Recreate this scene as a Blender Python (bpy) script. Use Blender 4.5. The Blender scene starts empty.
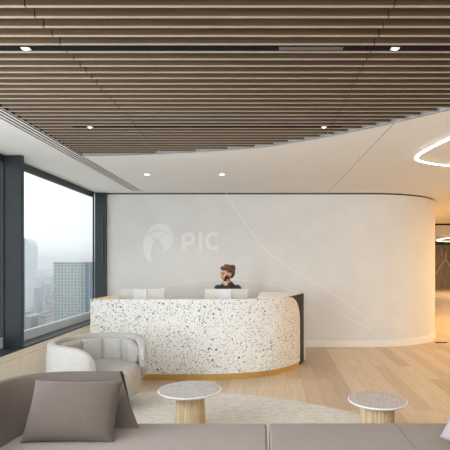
import bpy, bmesh, math, random
from mathutils import Vector, Matrix
random.seed(7)
C = bpy.context.scene.collection
PI = math.pi
F = 441.0                      # focal length in pixels of the 450 px frame
# ------------------------------------------------------------------ camera
cd = bpy.data.cameras.new('camera'); cam = bpy.data.objects.new('camera', cd); C.objects.link(cam)
cam.location = (0, 0, 1.5); cam.rotation_euler = (PI/2, 0, 0)
cd.sensor_width = 36; cd.lens = F/450*36
cd.shift_x = -37/450; cd.shift_y = 37/450; cd.clip_end = 9000; cd.clip_start = 0.05
bpy.context.scene.camera = cam
# ------------------------------------------------------------------ world
w = bpy.data.worlds.new('world'); bpy.context.scene.world = w; w.use_nodes = True
bg = w.node_tree.nodes['Background']; bg.inputs[0].default_value = (0.91, 0.96, 1.0, 1); bg.inputs[1].default_value = 1.28
bpy.context.scene.cycles.volume_bounces = 3; bpy.context.scene.cycles.max_bounces = 12; bpy.context.scene.cycles.diffuse_bounces = 6
vs = bpy.context.scene.view_settings
vs.view_transform = 'Standard'; vs.look = 'None'; vs.exposure = 0.0; vs.gamma = 1; vs.use_curve_mapping = False

def light(name, kind, loc, power, color, rot=(0,0,0), size=None, size_y=None, radius=None, spot=None, portal=False):
    l = bpy.data.lights.new(name, kind); l.energy = power; l.color = color
    if kind == 'AREA':
        l.shape = 'RECTANGLE'; l.size = size; l.size_y = size_y or size
        if portal: l.cycles.is_portal = True
    if radius is not None: l.shadow_soft_size = radius
    if spot: l.spot_size = math.radians(spot); l.spot_blend = 0.8
    o = bpy.data.objects.new(name, l); C.objects.link(o); o.location = loc; o.rotation_euler = rot
    return o
WARM = (1.0, 0.80, 0.58); NEUT = (1.0, 0.93, 0.85); DAY = (0.88, 0.94, 1.0)
# daylight entering through the left windows, plus an added fill light behind the viewer
light('window_daylight', 'AREA', (-2.99, 6.4, 1.6), 1, (1,1,1), (0, -PI/2, 0), 2.1, 2.7, portal=True)
light('window_daylight', 'AREA', (-2.99, 1.0, 1.6), 1, (1,1,1), (0, -PI/2, 0), 2.1, 7.6, portal=True)
light('side_daylight', 'AREA', (-2.90, 0.6, 1.7), 250, DAY, (0, -PI/2, 0), 1.9, 4.0)
light('rear_fill', 'AREA', (2.6, -3.9, 1.5), 170, (0.92, 0.97, 1.0), (PI/2, 0, 0), 9.5, 2.3)
# warm lobby lighting on the right and in the corridor beyond the curved wall
light('lounge_fill', 'AREA', (-0.3, 0.2, 2.66), 85, (.93, .97, 1.0), (0, 0, 0), 3.2, 2.0)  # unseen overhead area light, added as cool fill for sofa and floor
light('lobby_lamp', 'AREA', (6.0, 5.8, 2.68), 125, (1.0,.70,.37), (0, 0, 0), 1.6, 3.0)
light('corridor_lamp', 'AREA', (6.6, 10.2, 2.68), 260, (1.0, 0.66, 0.28), (0, 0, 0), 2.0, 3.5)
light('corridor_lamp', 'AREA', (9.4, 19.5, 2.55), 160, (1.0, 0.74, 0.42), (0, 0, 0), 1.6, 3.5)

# ------------------------------------------------------------------ materials
def newmat(name):
    m = bpy.data.materials.new(name); m.use_nodes = True
    nt = m.node_tree; return m, nt, nt.nodes, nt.links, nt.nodes['Principled BSDF']
def coords(N, L, scale=(1,1,1), kind='Object', rot=(0,0,0)):
    tc = N.new('ShaderNodeTexCoord'); mp = N.new('ShaderNodeMapping')
    mp.inputs['Scale'].default_value = scale; mp.inputs['Rotation'].default_value = rot
    L.new(tc.outputs[kind], mp.inputs['Vector']); return mp.outputs[0]
def noise(N, L, vec, scale, detail=4, rough=.55):
    n = N.new('ShaderNodeTexNoise'); n.inputs['Scale'].default_value = scale
    n.inputs['Detail'].default_value = detail; n.inputs['Roughness'].default_value = rough
    L.new(vec, n.inputs['Vector']); return n
def ramp(N, L, fac, stops, interp='LINEAR'):
    r = N.new('ShaderNodeValToRGB'); r.color_ramp.interpolation = interp
    e = r.color_ramp.elements
    while len(e) < len(stops): e.new(0.5)
    for i, (p, c) in enumerate(stops):
        e[i].position = p; e[i].color = (*c, 1)
    L.new(fac, r.inputs[0]); return r.outputs[0]
def bump(N, L, h, bsdf, strength=.2, dist=.01):
    b = N.new('ShaderNodeBump'); b.inputs['Strength'].default_value = strength; b.inputs['Distance'].default_value = dist
    L.new(h, b.inputs['Height']); L.new(b.outputs[0], bsdf.inputs['Normal'])
def mix(N, L, f, a, b):
    m = N.new('ShaderNodeMix'); m.data_type = 'RGBA'
    if isinstance(f, (int, float)): m.inputs[0].default_value = f
    else: L.new(f, m.inputs[0])
    for s, v in ((6, a), (7, b)):
        if isinstance(v, tuple): m.inputs[s].default_value = (*v, 1)
        else: L.new(v, m.inputs[s])
    return m.outputs[2]
def math_node(N, L, op, a, b):
    m = N.new('ShaderNodeMath'); m.operation = op
    for s, v in ((0, a), (1, b)):
        if isinstance(v, (int, float)): m.inputs[s].default_value = v
        else: L.new(v, m.inputs[s])
    return m.outputs[0]
def plain(name, col, rough=.5, metal=0, var=.06, scale=8, bmp=0, bscale=60):
    m, nt, N, L, B = newmat(name)
    v = coords(N, L); n = noise(N, L, v, scale)
    c0 = tuple(max(0, c*(1-var)) for c in col); c1 = tuple(min(1, c*(1+var)) for c in col)
    L.new(ramp(N, L, n.outputs[0], [(.3, c0), (.7, c1)]), B.inputs['Base Color'])
    B.inputs['Roughness'].default_value = rough; B.inputs['Metallic'].default_value = metal
    if bmp:
        n2 = noise(N, L, v, bscale); bump(N, L, n2.outputs[0], B, bmp)
    return m
def emit(name, col, s):
    m, nt, N, L, B = newmat(name)
    B.inputs['Base Color'].default_value = (*col, 1); B.inputs['Emission Color'].default_value = (*col, 1)
    B.inputs['Emission Strength'].default_value = s; return m
def fabric(name, col, scale=260, var=.18, bmp=.25, sheen=.05):
    m, nt, N, L, B = newmat(name)
    v = coords(N, L); n = noise(N, L, v, scale, 2); n2 = noise(N, L, v, 9, 3)
    c0 = tuple(c*(1-var) for c in col); c1 = tuple(min(1, c*(1+var)) for c in col)
    a = ramp(N, L, n.outputs[0], [(.3, c0), (.7, c1)])
    b = ramp(N, L, n2.outputs[0], [(.3, (.93,.93,.93)), (.7, (1,1,1))])
    mm = N.new('ShaderNodeMix'); mm.data_type = 'RGBA'; mm.blend_type = 'MULTIPLY'; mm.inputs[0].default_value = 1
    L.new(a, mm.inputs[6]); L.new(b, mm.inputs[7]); L.new(mm.outputs[2], B.inputs['Base Color'])
    B.inputs['Roughness'].default_value = .95; B.inputs['Sheen Weight'].default_value = sheen
    bump(N, L, n.outputs[0], B, bmp, .004); return m
def wood(name, dark, light_, scale=(1, 14, 14), rough=.5, s=3):
    m, nt, N, L, B = newmat(name)
    v = coords(N, L, scale); n = noise(N, L, v, s, 6, .6)
    L.new(ramp(N, L, n.outputs[0], [(.28, dark), (.72, light_)]), B.inputs['Base Color'])
    B.inputs['Roughness'].default_value = rough; bump(N, L, n.outputs[0], B, .08); return m

M = {}
M['plaster'] = plain('plaster', (.72,.725,.715), .75, var=.03, scale=3, bmp=.03, bscale=30)
M['ceiling'] = plain('ceiling_paint', (.76,.765,.75), .8, var=.01, scale=2)
M['white'] = plain('white_paint', (.82,.81,.79), .45, var=.02)
M['gloss_white'] = plain('white_vinyl', (.82,.82,.81), .5, var=.01)
M['mono'] = plain('monitor_shell', (.66,.65,.61), .45, var=.02)
M['mono_w'] = plain('monitor_arm_cover', (.74,.77,.80), .4, var=.02)
M['cream'] = plain('cream_panel', (.90,.87,.77), .5, var=.02)
M['frame'] = plain('dark_window_frame', (.024,.032,.038), .42, .1, var=.08)
M['black'] = plain('black_metal', (.006,.006,.007), .8, var=.1)
M['black'].node_tree.nodes['Principled BSDF'].inputs['Specular IOR Level'].default_value = .1
M['navy'] = plain('navy_panel', (.010,.013,.020), .65, var=.08)
M['sillmetal'] = plain('pale_blue_metal', (.62,.71,.76), .45, .0, var=.03)
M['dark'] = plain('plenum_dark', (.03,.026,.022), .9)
M['gold'] = plain('brushed_brass', (.64,.43,.14), .38, .75, var=.06, scale=5)
M['slat'] = wood('walnut_slat', (.058,.036,.021), (.105,.068,.041), (.9, 30, 30), .55, 2.2)
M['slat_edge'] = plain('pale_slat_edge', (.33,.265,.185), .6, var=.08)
M['upstand'] = plain('pale_blue_upstand', (.70,.75,.84), .7, var=.02)
M['oaktop'] = wood('oak_top', (.62,.45,.27), (.76,.60,.40), (2,14,14), .5)
M['slot'] = plain('slot_grey', (.09,.09,.085), .7)
M['glow'] = emit('warm_led', (1.0,.90,.74), 9)
M['glow2'] = emit('corridor_led', (1.0,.86,.62), 5)
M['spot'] = emit('downlight_glow', (1.0,.93,.82), 8)
M['green'] = plain('green_sign', (.03,.30,.10), .5)
M['skin'] = plain('skin', (.64,.36,.235), .5, var=.05)
M['hair'] = wood('brown_hair', (.035,.015,.007), (.17,.075,.028), (30,30,6), .5, 3)
M['jacket'] = fabric('charcoal_jacket', (.035,.034,.038), 200)
M['eye'] = plain('eye_dark', (.03,.02,.02), .3)
M['lip'] = plain('lip', (.42,.14,.12), .5)
M['phone'] = plain('phone_black', (.01,.01,.012), .25)
M['boucle'] = fabric('light_boucle', (.45,.43,.405), 150, .22, 1.0, .1)
M['taupe'] = fabric('taupe_fabric', (.098,.075,.062), 240, .16)
M['taupe_seat'] = fabric('mauve_grey_fabric', (.235,.198,.178), 300, .12)
M['pillow'] = fabric('brown_velvet', (.088,.068,.056), 160, .20, .3, .12)
M['pillow2'] = fabric('pale_grey_fabric', (.33,.305,.315), 200, .1)
M['stone'] = None

def stone():
    m, nt, N, L, B = newmat('grey_stone')
    v = coords(N, L); n = noise(N, L, v, 38, 6, .7); n2 = noise(N, L, v, 130, 3)
    a = ramp(N, L, n.outputs[0], [(.35, (.33,.30,.29)), (.5, (.47,.44,.43)), (.68, (.66,.63,.61))])
    b = ramp(N, L, n2.outputs[0], [(.35, (.75,.75,.75)), (.6, (1,1,1))])
    mm = N.new('ShaderNodeMix'); mm.data_type='RGBA'; mm.blend_type='MULTIPLY'; mm.inputs[0].default_value = 1
    L.new(a, mm.inputs[6]); L.new(b, mm.inputs[7]); L.new(mm.outputs[2], B.inputs['Base Color'])
    B.inputs['Roughness'].default_value = .35; return m
M['stone'] = stone()
M['stone_edge'] = plain('pale_stone_edge', (.74,.73,.74), .4)

def terrazzo():
    m, nt, N, L, B = newmat('terrazzo')
    v = coords(N, L); nz = noise(N, L, v, 26, 2)
    add = N.new('ShaderNodeVectorMath'); add.operation = 'MULTIPLY_ADD'
    L.new(nz.outputs['Color'], add.inputs[0]); add.inputs[1].default_value = (.035,.035,.035); L.new(v, add.inputs[2])
    base = ramp(N, L, noise(N, L, v, 5).outputs[0], [(.3, (.76,.76,.73)), (.7, (.82,.82,.79))])
    col = base
    pal = [(0, (.20,.20,.20)), (.18, (.015,.015,.02)), (.45, (.25,.125,.065)), (.62, (.06,.05,.05)), (.78, (.50,.32,.18)), (.88, (.36,.35,.34))]
    for sc, th0, th1 in ((70, .22, .42), (42, .18, .36), (24, .14, .32)):
        vo = N.new('ShaderNodeTexVoronoi'); vo.inputs['Scale'].default_value = sc; L.new(add.outputs[0], vo.inputs['Vector'])
        sep = N.new('ShaderNodeSeparateColor'); L.new(vo.outputs['Color'], sep.inputs[0])
        th = math_node(N, L, 'ADD', math_node(N, L, 'MULTIPLY', sep.outputs[1], th1-th0), th0)
        on = math_node(N, L, 'LESS_THAN', vo.outputs['Distance'], th)
        keep = math_node(N, L, 'GREATER_THAN', sep.outputs[2], .62 if sc > 30 else .66)
        f = math_node(N, L, 'MULTIPLY', on, keep)
        chip = ramp(N, L, sep.outputs[0], pal, 'CONSTANT')
        col = mix(N, L, f, col, chip)
    L.new(col, B.inputs['Base Color']); B.inputs['Roughness'].default_value = .42; return m
M['terrazzo'] = terrazzo()

def floor_mat():
    m, nt, N, L, B = newmat('oak_planks')
    v = coords(N, L, (1,1,1), rot=(0,0,math.radians(91.5)))
    br = N.new('ShaderNodeTexBrick'); L.new(v, br.inputs['Vector'])
    br.inputs['Scale'].default_value = 1; br.inputs['Brick Width'].default_value = 1.9; br.inputs['Row Height'].default_value = .18
    br.inputs['Mortar Size'].default_value = .0016; br.inputs['Mortar Smooth'].default_value = .2; br.offset = .37; br.offset_frequency = 2
    br.inputs['Color1'].default_value = (0,0,0,1); br.inputs['Color2'].default_value = (1,1,1,1); br.inputs['Mortar'].default_value = (0.5,.5,.5,1)
    tone = ramp(N, L, br.outputs['Color'], [(0, (.49,.365,.25)), (.45, (.58,.45,.325)), (1, (.66,.54,.41))])
    v2 = coords(N, L, (16, 1.1, 1)); n = noise(N, L, v2, 2.4, 6, .6)
    g = ramp(N, L, n.outputs[0], [(.3, (.80,.77,.74)), (.65, (1,1,1))])
    mm = N.new('ShaderNodeMix'); mm.data_type='RGBA'; mm.blend_type='MULTIPLY'; mm.inputs[0].default_value = .8
    L.new(tone, mm.inputs[6]); L.new(g, mm.inputs[7])
    c = mix(N, L, br.outputs['Fac'], mm.outputs[2], (.33,.22,.14))
    L.new(c, B.inputs['Base Color']); B.inputs['Roughness'].default_value = .38
    bump(N, L, n.outputs[0], B, .04); return m
M['floor'] = floor_mat()

def rug_mat():
    m, nt, N, L, B = newmat('rug_pile')
    v = coords(N, L); n = noise(N, L, v, 70, 4, .7); n2 = noise(N, L, coords(N, L, (4,9,4)), 3, 4)
    a = ramp(N, L, n.outputs[0], [(.3, (.50,.485,.45)), (.7, (.88,.87,.83))])
    b = ramp(N, L, n2.outputs[0], [(.35, (.80,.80,.80)), (.65, (1,1,1))])
    mm = N.new('ShaderNodeMix'); mm.data_type='RGBA'; mm.blend_type='MULTIPLY'; mm.inputs[0].default_value = 1
    L.new(a, mm.inputs[6]); L.new(b, mm.inputs[7]); L.new(mm.outputs[2], B.inputs['Base Color'])
    B.inputs['Roughness'].default_value = 1; bump(N, L, n.outputs[0], B, .5, .01); return m
M['rug'] = rug_mat()

def trunk_mat():
    m, nt, N, L, B = newmat('pale_wood_staves')
    v = coords(N, L, (1,1,.25)); n = noise(N, L, v, 30, 5)
    tc = N.new('ShaderNodeTexCoord'); sp = N.new('ShaderNodeSeparateXYZ'); L.new(tc.outputs['Object'], sp.inputs[0])
    at = N.new('ShaderNodeMath'); at.operation = 'ARCTAN2'; L.new(sp.outputs[1], at.inputs[0]); L.new(sp.outputs[0], at.inputs[1])
    st = math_node(N, L, 'FLOOR', math_node(N, L, 'MULTIPLY', at.outputs[0], 4.5), 0)
    wn = N.new('ShaderNodeTexWhiteNoise'); wn.noise_dimensions = '1D'; L.new(st, wn.inputs['W'])
    a = ramp(N, L, wn.outputs['Value'], [(0, (.50,.36,.20)), (.5, (.66,.51,.32)), (1, (.74,.62,.42))])
    b = ramp(N, L, n.outputs[0], [(.3, (.82,.80,.78)), (.7, (1,1,1))])
    mm = N.new('ShaderNodeMix'); mm.data_type='RGBA'; mm.blend_type='MULTIPLY'; mm.inputs[0].default_value = 1
    L.new(a, mm.inputs[6]); L.new(b, mm.inputs[7]); L.new(mm.outputs[2], B.inputs['Base Color'])
    B.inputs['Roughness'].default_value = .5; return m
M['trunk'] = trunk_mat()

def farwood():
    m, nt, N, L, B = newmat('brown_boards')
    v = coords(N, L, (6,1,.5)); n = noise(N, L, v, 3, 5)
    L.new(ramp(N, L, n.outputs[0], [(.3, (.16,.11,.07)), (.7, (.34,.25,.16))]), B.inputs['Base Color'])
    B.inputs['Roughness'].default_value = .5; return m
M['farwood'] = farwood()

def glass_mat():
    m, nt, N, L, B = newmat('window_glass')
    N.remove(B); out = N['Material Output']
    t = N.new('ShaderNodeBsdfTransparent'); t.inputs[0].default_value = (.98,.99,.99,1)
    g = N.new('ShaderNodeBsdfGlossy'); g.inputs['Roughness'].default_value = .02
    fr = N.new('ShaderNodeLayerWeight'); fr.inputs[0].default_value = .5
    k = math_node(N, L, 'ADD', math_node(N, L, 'MULTIPLY', math_node(N, L, 'POWER', fr.outputs['Facing'], 5), .5), .015)
    mx = N.new('ShaderNodeMixShader'); L.new(k, mx.inputs[0]); L.new(t.outputs[0], mx.inputs[1]); L.new(g.outputs[0], mx.inputs[2])
    L.new(mx.outputs[0], out.inputs['Surface']); return m
M['glass'] = glass_mat()

def facade(name, wall, glass, px, pz, fill=.62, rough=.5):
    m, nt, N, L, B = newmat(name)
    tc = N.new('ShaderNodeTexCoord'); sp = N.new('ShaderNodeSeparateXYZ'); L.new(tc.outputs['Object'], sp.inputs[0])
    h = math_node(N, L, 'ADD', sp.outputs[0], sp.outputs[1])
    fx = math_node(N, L, 'FRACT', math_node(N, L, 'DIVIDE', h, px), 0)
    fz = math_node(N, L, 'FRACT', math_node(N, L, 'DIVIDE', sp.outputs[2], pz), 0)
    a = math_node(N, L, 'MULTIPLY', math_node(N, L, 'LESS_THAN', fx, fill), math_node(N, L, 'LESS_THAN', fz, fill))
    n = noise(N, L, coords(N, L, (1/px,1/px,1/pz)), 1.3, 2)
    g = ramp(N, L, n.outputs[0], [(.35, glass), (.7, tuple(min(1, c*1.9) for c in glass))])
    L.new(mix(N, L, a, wall, g), B.inputs['Base Color']); B.inputs['Roughness'].default_value = rough; return m
M['fac_green'] = facade('office_facade', (.62,.66,.64), (.26,.31,.31), 3.6, 3.5)
M['fac_blue'] = facade('glass_facade', (.30,.37,.41), (.10,.16,.20), 3.0, 3.5, .8, .3)
M['fac_curved'] = facade('curved_tower_facade', (.66,.70,.74), (.52,.57,.62), 3.0, 4.0, .6, .4)  # pale, low-contrast colours carry some of the distance haze
M['fac_low'] = [facade('low_facade', c, g, 4, 3.6, .5) for c, g in (((.50,.49,.46), (.2,.2,.2)), ((.38,.33,.29), (.16,.15,.15)), ((.42,.46,.50), (.2,.24,.28)), ((.62,.62,.60), (.25,.27,.28)))]
M['roof'] = [plain('flat_roof', c, .8, var=.2, scale=.05) for c in ((.30,.31,.32), (.52,.53,.54), (.20,.21,.22), (.40,.36,.32), (.36,.44,.40))]
M['cityground'] = plain('city_ground', (.30,.31,.30), .95, var=.35, scale=.02)

# ------------------------------------------------------------------ helpers
def obj(name, bm, mat, parent=None, smooth=False, loc=None, rot=None, bevel=0, segs=3, subsurf=0):
    bmesh.ops.recalc_face_normals(bm, faces=bm.faces[:])
    me = bpy.data.meshes.new(name); bm.to_mesh(me); bm.free()
    for mm in (mat if isinstance(mat, (list, tuple)) else [mat]): me.materials.append(mm)
    if smooth:
        for p in me.polygons: p.use_smooth = True
    o = bpy.data.objects.new(name, me); C.objects.link(o)
    if parent: o.parent = parent
    if loc: o.location = loc
    if rot: o.rotation_euler = rot
    if bevel:
        b = o.modifiers.new('bevel', 'BEVEL'); b.width = bevel; b.segments = segs; b.limit_method = 'ANGLE'
        for p in me.polygons: p.use_smooth = True
        wn = o.modifiers.new('wn', 'WEIGHTED_NORMAL')
    if subsurf:
        s = o.modifiers.new('subsurf', 'SUBSURF'); s.levels = subsurf; s.render_levels = subsurf
    return o
def tag(o, label, cat, group=None, kind=None):
    o['label'] = label; o['category'] = cat
    if group: o['group'] = group
    if kind: o['kind'] = kind
    return o
def struct(o): o['kind'] = 'structure'; return o
def thing(name, label, cat, loc=(0,0,0), rz=0, group=None):
    o = bpy.data.objects.new(name, None); C.objects.link(o); o.location = loc; o.rotation_euler = (0,0,rz)
    o.empty_display_size = .1
    return tag(o, label, cat, group)
def box(bm, x0, x1, y0, y1, z0, z1, mi=0):
    v = [bm.verts.new(p) for p in ((x0,y0,z0),(x1,y0,z0),(x1,y1,z0),(x0,y1,z0),(x0,y0,z1),(x1,y0,z1),(x1,y1,z1),(x0,y1,z1))]
    for f in ((0,3,2,1),(4,5,6,7),(0,1,5,4),(1,2,6,5),(2,3,7,6),(3,0,4,7)):
        fc = bm.faces.new([v[i] for i in f]); fc.material_index = mi
    return bm
def B(*a): return box(bmesh.new(), *a)
def lathe(prof, n=48, bm=None, c=(0,0)):
    bm = bm or bmesh.new(); rings = []
    for r, z in prof:
        if r < 1e-5: rings.append([bm.verts.new((c[0],c[1],z))])
        else: rings.append([bm.verts.new((c[0]+r*math.cos(2*PI*k/n), c[1]+r*math.sin(2*PI*k/n), z)) for k in range(n)])
    for a, b in zip(rings, rings[1:]):
        for k in range(n):
            k2 = (k+1) % n
            if len(a) == 1 and len(b) == 1: continue
            if len(a) == 1: bm.faces.new((a[0], b[k], b[k2]))
            elif len(b) == 1: bm.faces.new((a[k], a[k2], b[0]))
            else: bm.faces.new((a[k], a[k2], b[k2], b[k]))
    return bm
def loft(sections, closed=False, cap=True, bm=None):
    bm = bm or bmesh.new(); R = [[bm.verts.new(p) for p in s] for s in sections]
    n = len(R[0]); pairs = list(zip(R, R[1:])) + ([(R[-1], R[0])] if closed else [])
    for a, b in pairs:
        for k in range(n): bm.faces.new((a[k], a[(k+1)%n], b[(k+1)%n], b[k]))
    if cap and not closed: bm.faces.new(R[0][::-1]); bm.faces.new(R[-1])
    return bm
def prism(pts, z0, z1, bm=None):
    bm = bm or bmesh.new()
    a = [bm.verts.new((x,y,z0)) for x, y in pts]; b = [bm.verts.new((x,y,z1)) for x, y in pts]
    n = len(pts)
    for k in range(n): bm.faces.new((a[k], a[(k+1)%n], b[(k+1)%n], b[k]))
    bm.faces.new(a[::-1]); bm.faces.new(b); return bm
def catmull(P, n=8, closed=False):
    P = [Vector(p) for p in P]; out = []; m = len(P)
    rng = range(m) if closed else range(m-1)
    for i in rng:
        p1, p2 = P[i], P[(i+1) % m]
        p0 = P[i-1] if (closed or i > 0) else p1*2-p2
        p3 = P[(i+2) % m] if (closed or i+2 < m) else p2*2-p1
        for k in range(n):
            t = k/n
            out.append(.5*((2*p1)+(p2-p0)*t+(2*p0-5*p1+4*p2-p3)*t*t+(3*p1-p0-3*p2+p3)*t**3))
    if not closed: out.append(P[-1])
    return out
def normals2d(path, closed=False):
    out = []; n = len(path)
    for i in range(n):
        a = path[i-1] if (i > 0 or closed) else path[i]; b = path[(i+1) % n] if (i < n-1 or closed) else path[i]
        d = (b-a); l = math.hypot(d.x, d.y) or 1
        out.append(Vector((-d.y/l, d.x/l)))      # left of travel
    return out
def ribbon_xz(pts, wdt, y0, y1, bm=None, closed=False):
    """a flat strip on a wall (x,z points), with its thickness between y0 and y1"""
    bm = bm or bmesh.new(); P = [Vector(p) for p in pts]; Nn = normals2d(P, closed)
    secs = []
    for p, n in zip(P, Nn):
        a = p+n*wdt/2; b = p-n*wdt/2
        secs.append([(a.x,y0,a.y),(b.x,y0,b.y),(b.x,y1,b.y),(a.x,y1,a.y)])
    return loft(secs, closed=closed, bm=bm)
def poly_xz(pts, y0, y1, bm=None):
    bm = bm or bmesh.new()
    a = [bm.verts.new((p[0],y0,p[1])) for p in pts]; b = [bm.verts.new((p[0],y1,p[1])) for p in pts]
    n = len(pts)
    for k in range(n): bm.faces.new((a[k], a[(k+1)%n], b[(k+1)%n], b[k]))
    bm.faces.new(a[::-1]); bm.faces.new(b); return bm
def capsule(bm, a, b, ra, rb, n=14, m=5, squash=None):
    a, b = Vector(a), Vector(b); d = b-a; L_ = d.length or 1e-4
    z = d.normalized(); x = z.orthogonal().normalized(); y = z.cross(x)
    rings = []
    for i in range(m+1):
        t = PI/2*(1-i/m); rings.append((a - z*ra*math.sin(t), ra*math.cos(t)))
    for i in range(m+1):
        t = PI/2*i/m; rings.append((b + z*rb*math.sin(t), rb*math.cos(t)))
    R = []
    for c, r in rings:
        r = max(r, 1e-4); R.append([bm.verts.new(c+(x*math.cos(2*PI*k/n)+y*math.sin(2*PI*k/n))*r) for k in range(n)])
    for p, q in zip(R, R[1:]):
        for k in range(n): bm.faces.new((p[k], p[(k+1)%n], q[(k+1)%n], q[k]))
    bm.faces.new(R[0][::-1]); bm.faces.new(R[-1]); return bm
def ellipsoid(bm, c, r, rot=None, u=24, v=16):
    mt = Matrix.Translation(c) @ (rot or Matrix.Identity(4)) @ Matrix.Diagonal((*r, 1))
    bmesh.ops.create_uvsphere(bm, u_segments=u, v_segments=v, radius=1, matrix=mt); return bm

WY = 7.8                       # reception wall distance
def wx(px, d=WY): return (px-262)/F*d
def wz(py, d=WY): return 1.5+(262-py)/F*d
CEIL = 2.72

# ------------------------------------------------------------------ setting
struct(obj('floor', B(-3.05, 11.2, -4.1, 25.4, -.12, 0), M['floor']))
# reception wall: straight, then a 1.5 m radius turning away down the corridor
arc = [(1.97+1.6*math.sin(t), 9.4-1.6*math.cos(t)) for t in [PI/2*i/28 for i in range(29)]]
wpath = [Vector((-2.93, WY)), Vector((-1, WY)), Vector((.6, WY))] + [Vector(p) for p in arc] + [Vector((3.57, 14.0))]
def sheet(path, z0, z1, o0, o1, bm=None):
    Nn = normals2d(path); secs = []
    for p, n in zip(path, Nn):
        a = p+n*o0; b = p+n*o1
        secs.append([(a.x,a.y,z0),(b.x,b.y,z0),(b.x,b.y,z1),(a.x,a.y,z1)])
    return loft(secs, bm=bm)
struct(obj('wall_back', sheet(wpath, 0, 2.695, 0, .16), M['plaster'], smooth=False, bevel=0))
bpy.data.objects['wall_back'].data.polygons.foreach_set('use_smooth', [True]*len(bpy.data.objects['wall_back'].data.polygons))
bpy.data.objects['wall_back'].modifiers.new('wn', 'EDGE_SPLIT').split_angle = math.radians(40)
struct(obj('shade_strip', sheet(wpath, 2.695, CEIL, .02, .10), M['dark']))  # dark strip colours in the shade of the gap under the ceiling
struct(obj('baseboard_back', sheet(wpath[2:], 0, .11, -.014, 0), M['white'], smooth=False))
# left wall with panels below the windows
wl = bmesh.new()
box(wl, -3.05, -2.745, -4.0, 7.8, 0, .425); box(wl, -3.05, -2.74, -4.0, 7.8, .43, .505)
wall_left = struct(obj('wall_left', wl, M['cream']))
pj = bmesh.new()
for k in range(6): box(pj, -2.76, -2.7385, 5.05-1.5*k, 7.74 if k == 0 else 5.04-1.5*(k-1)-.006+.0, 0.12, .423)
struct(obj('trim_2', pj, M['cream']))
sl = bmesh.new(); box(sl, -2.99, -2.735, -4.0, 7.8, .505, .525)
struct(obj('trim_3', sl, M['frame']))
def window(n, y0, y1, jamb0, jamb1):
    fr = bmesh.new()
    box(fr, -3.0, -2.94, y0, y1, 2.64, CEIL)                    # head bar
    box(fr, -3.0, -2.94, y0, y0+.05, .525, 2.64); box(fr, -2.968, -2.94, y1-.014, y1, .525, 2.64)
    root = struct(obj('window_%d' % n, fr, M['frame']))
    obj('window_glass', B(-2.965, -2.957, y0+.05, y1-.014, .64, 2.64), M['glass'], root)
    obj('bottom_rail', B(-3.0, -2.945, y0+.05, y1-.014, .525, .64), M['sillmetal'], root)
    return root
window(1, -3.9, 5.03, 0, 0); window(2, 5.09, 7.74, 0, 0)
mu = bmesh.new(); box(mu, -3.02, -2.745, 5.03, 5.09, .52, CEIL)
struct(obj('trim_4', mu, M['frame'], bevel=.004))
mu = bmesh.new(); box(mu, -2.935, -2.74, 7.74, 7.80, .52, CEIL)
o = struct(obj('trim_5', mu, M['frame'], bevel=.004))
obj('blind_guide', B(-2.80, -2.785, 7.725, 7.74, 1.45, 2.25), M['slot'], o)
struct(obj('wall_rear', B(-3.05, 11.2, -4.25, -4.1, 0, CEIL), M['plaster']))
struct(obj('wall_right', B(11.0, 11.2, -4.1, 25.2, 0, CEIL), M['plaster']))
fw = struct(obj('wall_far', B(3.4, 11.2, 25.0, 25.2, 0, 2.46), M['farwood']))
struct(obj('trim_6', B(3.4, 11.0, 24.98, 25.05, 2.46, CEIL), M['frame']))
# pale branching line pattern inlaid on the far board wall
br = bmesh.new()
for p in ([(436,274),(441,265),(445.6,259)], [(446,259.5),(449,265),(454,272)], [(445.6,259),(446,251)], [(441.5,256),(441.5,248)]):
    ribbon_xz([(wx(a,25), wz(b,25)) for a, b in p], .035, 24.965, 24.99, br)
obj('inlay_line', br, M['oaktop'], fw)

# ---- ceiling
edge_pts = [(-2.06,5.055),(-1.6,5.03),(-1.03,4.945),(-.55,4.84),(-.07,4.70),(.14,4.60),(.33,4.48),(.49,4.39),(.63,4.29),(.76,4.19),(1.0,3.99),(1.23,3.78),(1.52,3.50),(1.85,3.08),(2.12,2.5),(2.24,1.9),(2.26,1.5)]
EC = catmull(edge_pts, 6)
EC = [Vector((p.x, p.y)) for p in EC]
def edge_x(y):
    """x where the curved opening edge crosses a given y"""
    for a, b in zip(EC, EC[1:]):
        if (a.y-y)*(b.y-y) <= 0 and a.y != b.y: return a.x+(b.x-a.x)*(y-a.y)/(b.y-a.y)
    return EC[-1].x
cb = bmesh.new()
T = .03
def slab_strip(bm, cols):
    """cols: list of (x, ylow, yhigh)"""
    secs = [[(x,y0,CEIL),(x,y1,CEIL),(x,y1,CEIL+T),(x,y0,CEIL+T)] for x, y0, y1 in cols]
    loft(secs, bm=bm)
slab_strip(cb, [(p.x, p.y, 25.2) for p in EC])
box(cb, EC[-1].x, 11.2, -4.1, 25.2, CEIL, CEIL+T)
box(cb, -2.06, EC[-1].x, -4.1, 1.5, CEIL, CEIL+T)
box(cb, -3.05, -2.245, -4.1, 7.96, CEIL, CEIL+T)
box(cb, -2.245, -2.06, 7.62, 7.96, CEIL, CEIL+T)
ceil = struct(obj('ceiling', cb, M['ceiling']))
up = sheet(EC, CEIL, 3.02, 0, .015)
obj('upstand', up, M['upstand'], ceil)
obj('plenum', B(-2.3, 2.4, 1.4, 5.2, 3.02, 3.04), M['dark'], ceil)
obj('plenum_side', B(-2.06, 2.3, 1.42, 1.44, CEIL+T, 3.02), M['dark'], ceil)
# fine joints in the plasterboard
jb = bmesh.new(); box(jb, 1.155, 1.163, 3.86, 7.8, CEIL-.0008, CEIL+.001)
obj('board_joint', jb, plain('joint_grey', (.40,.38,.35), .9), ceil)
struct(obj('trim_7', B(3.57, 11.0, 14.0, 14.35, CEIL-.025, CEIL-.001), M['black']))

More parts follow.
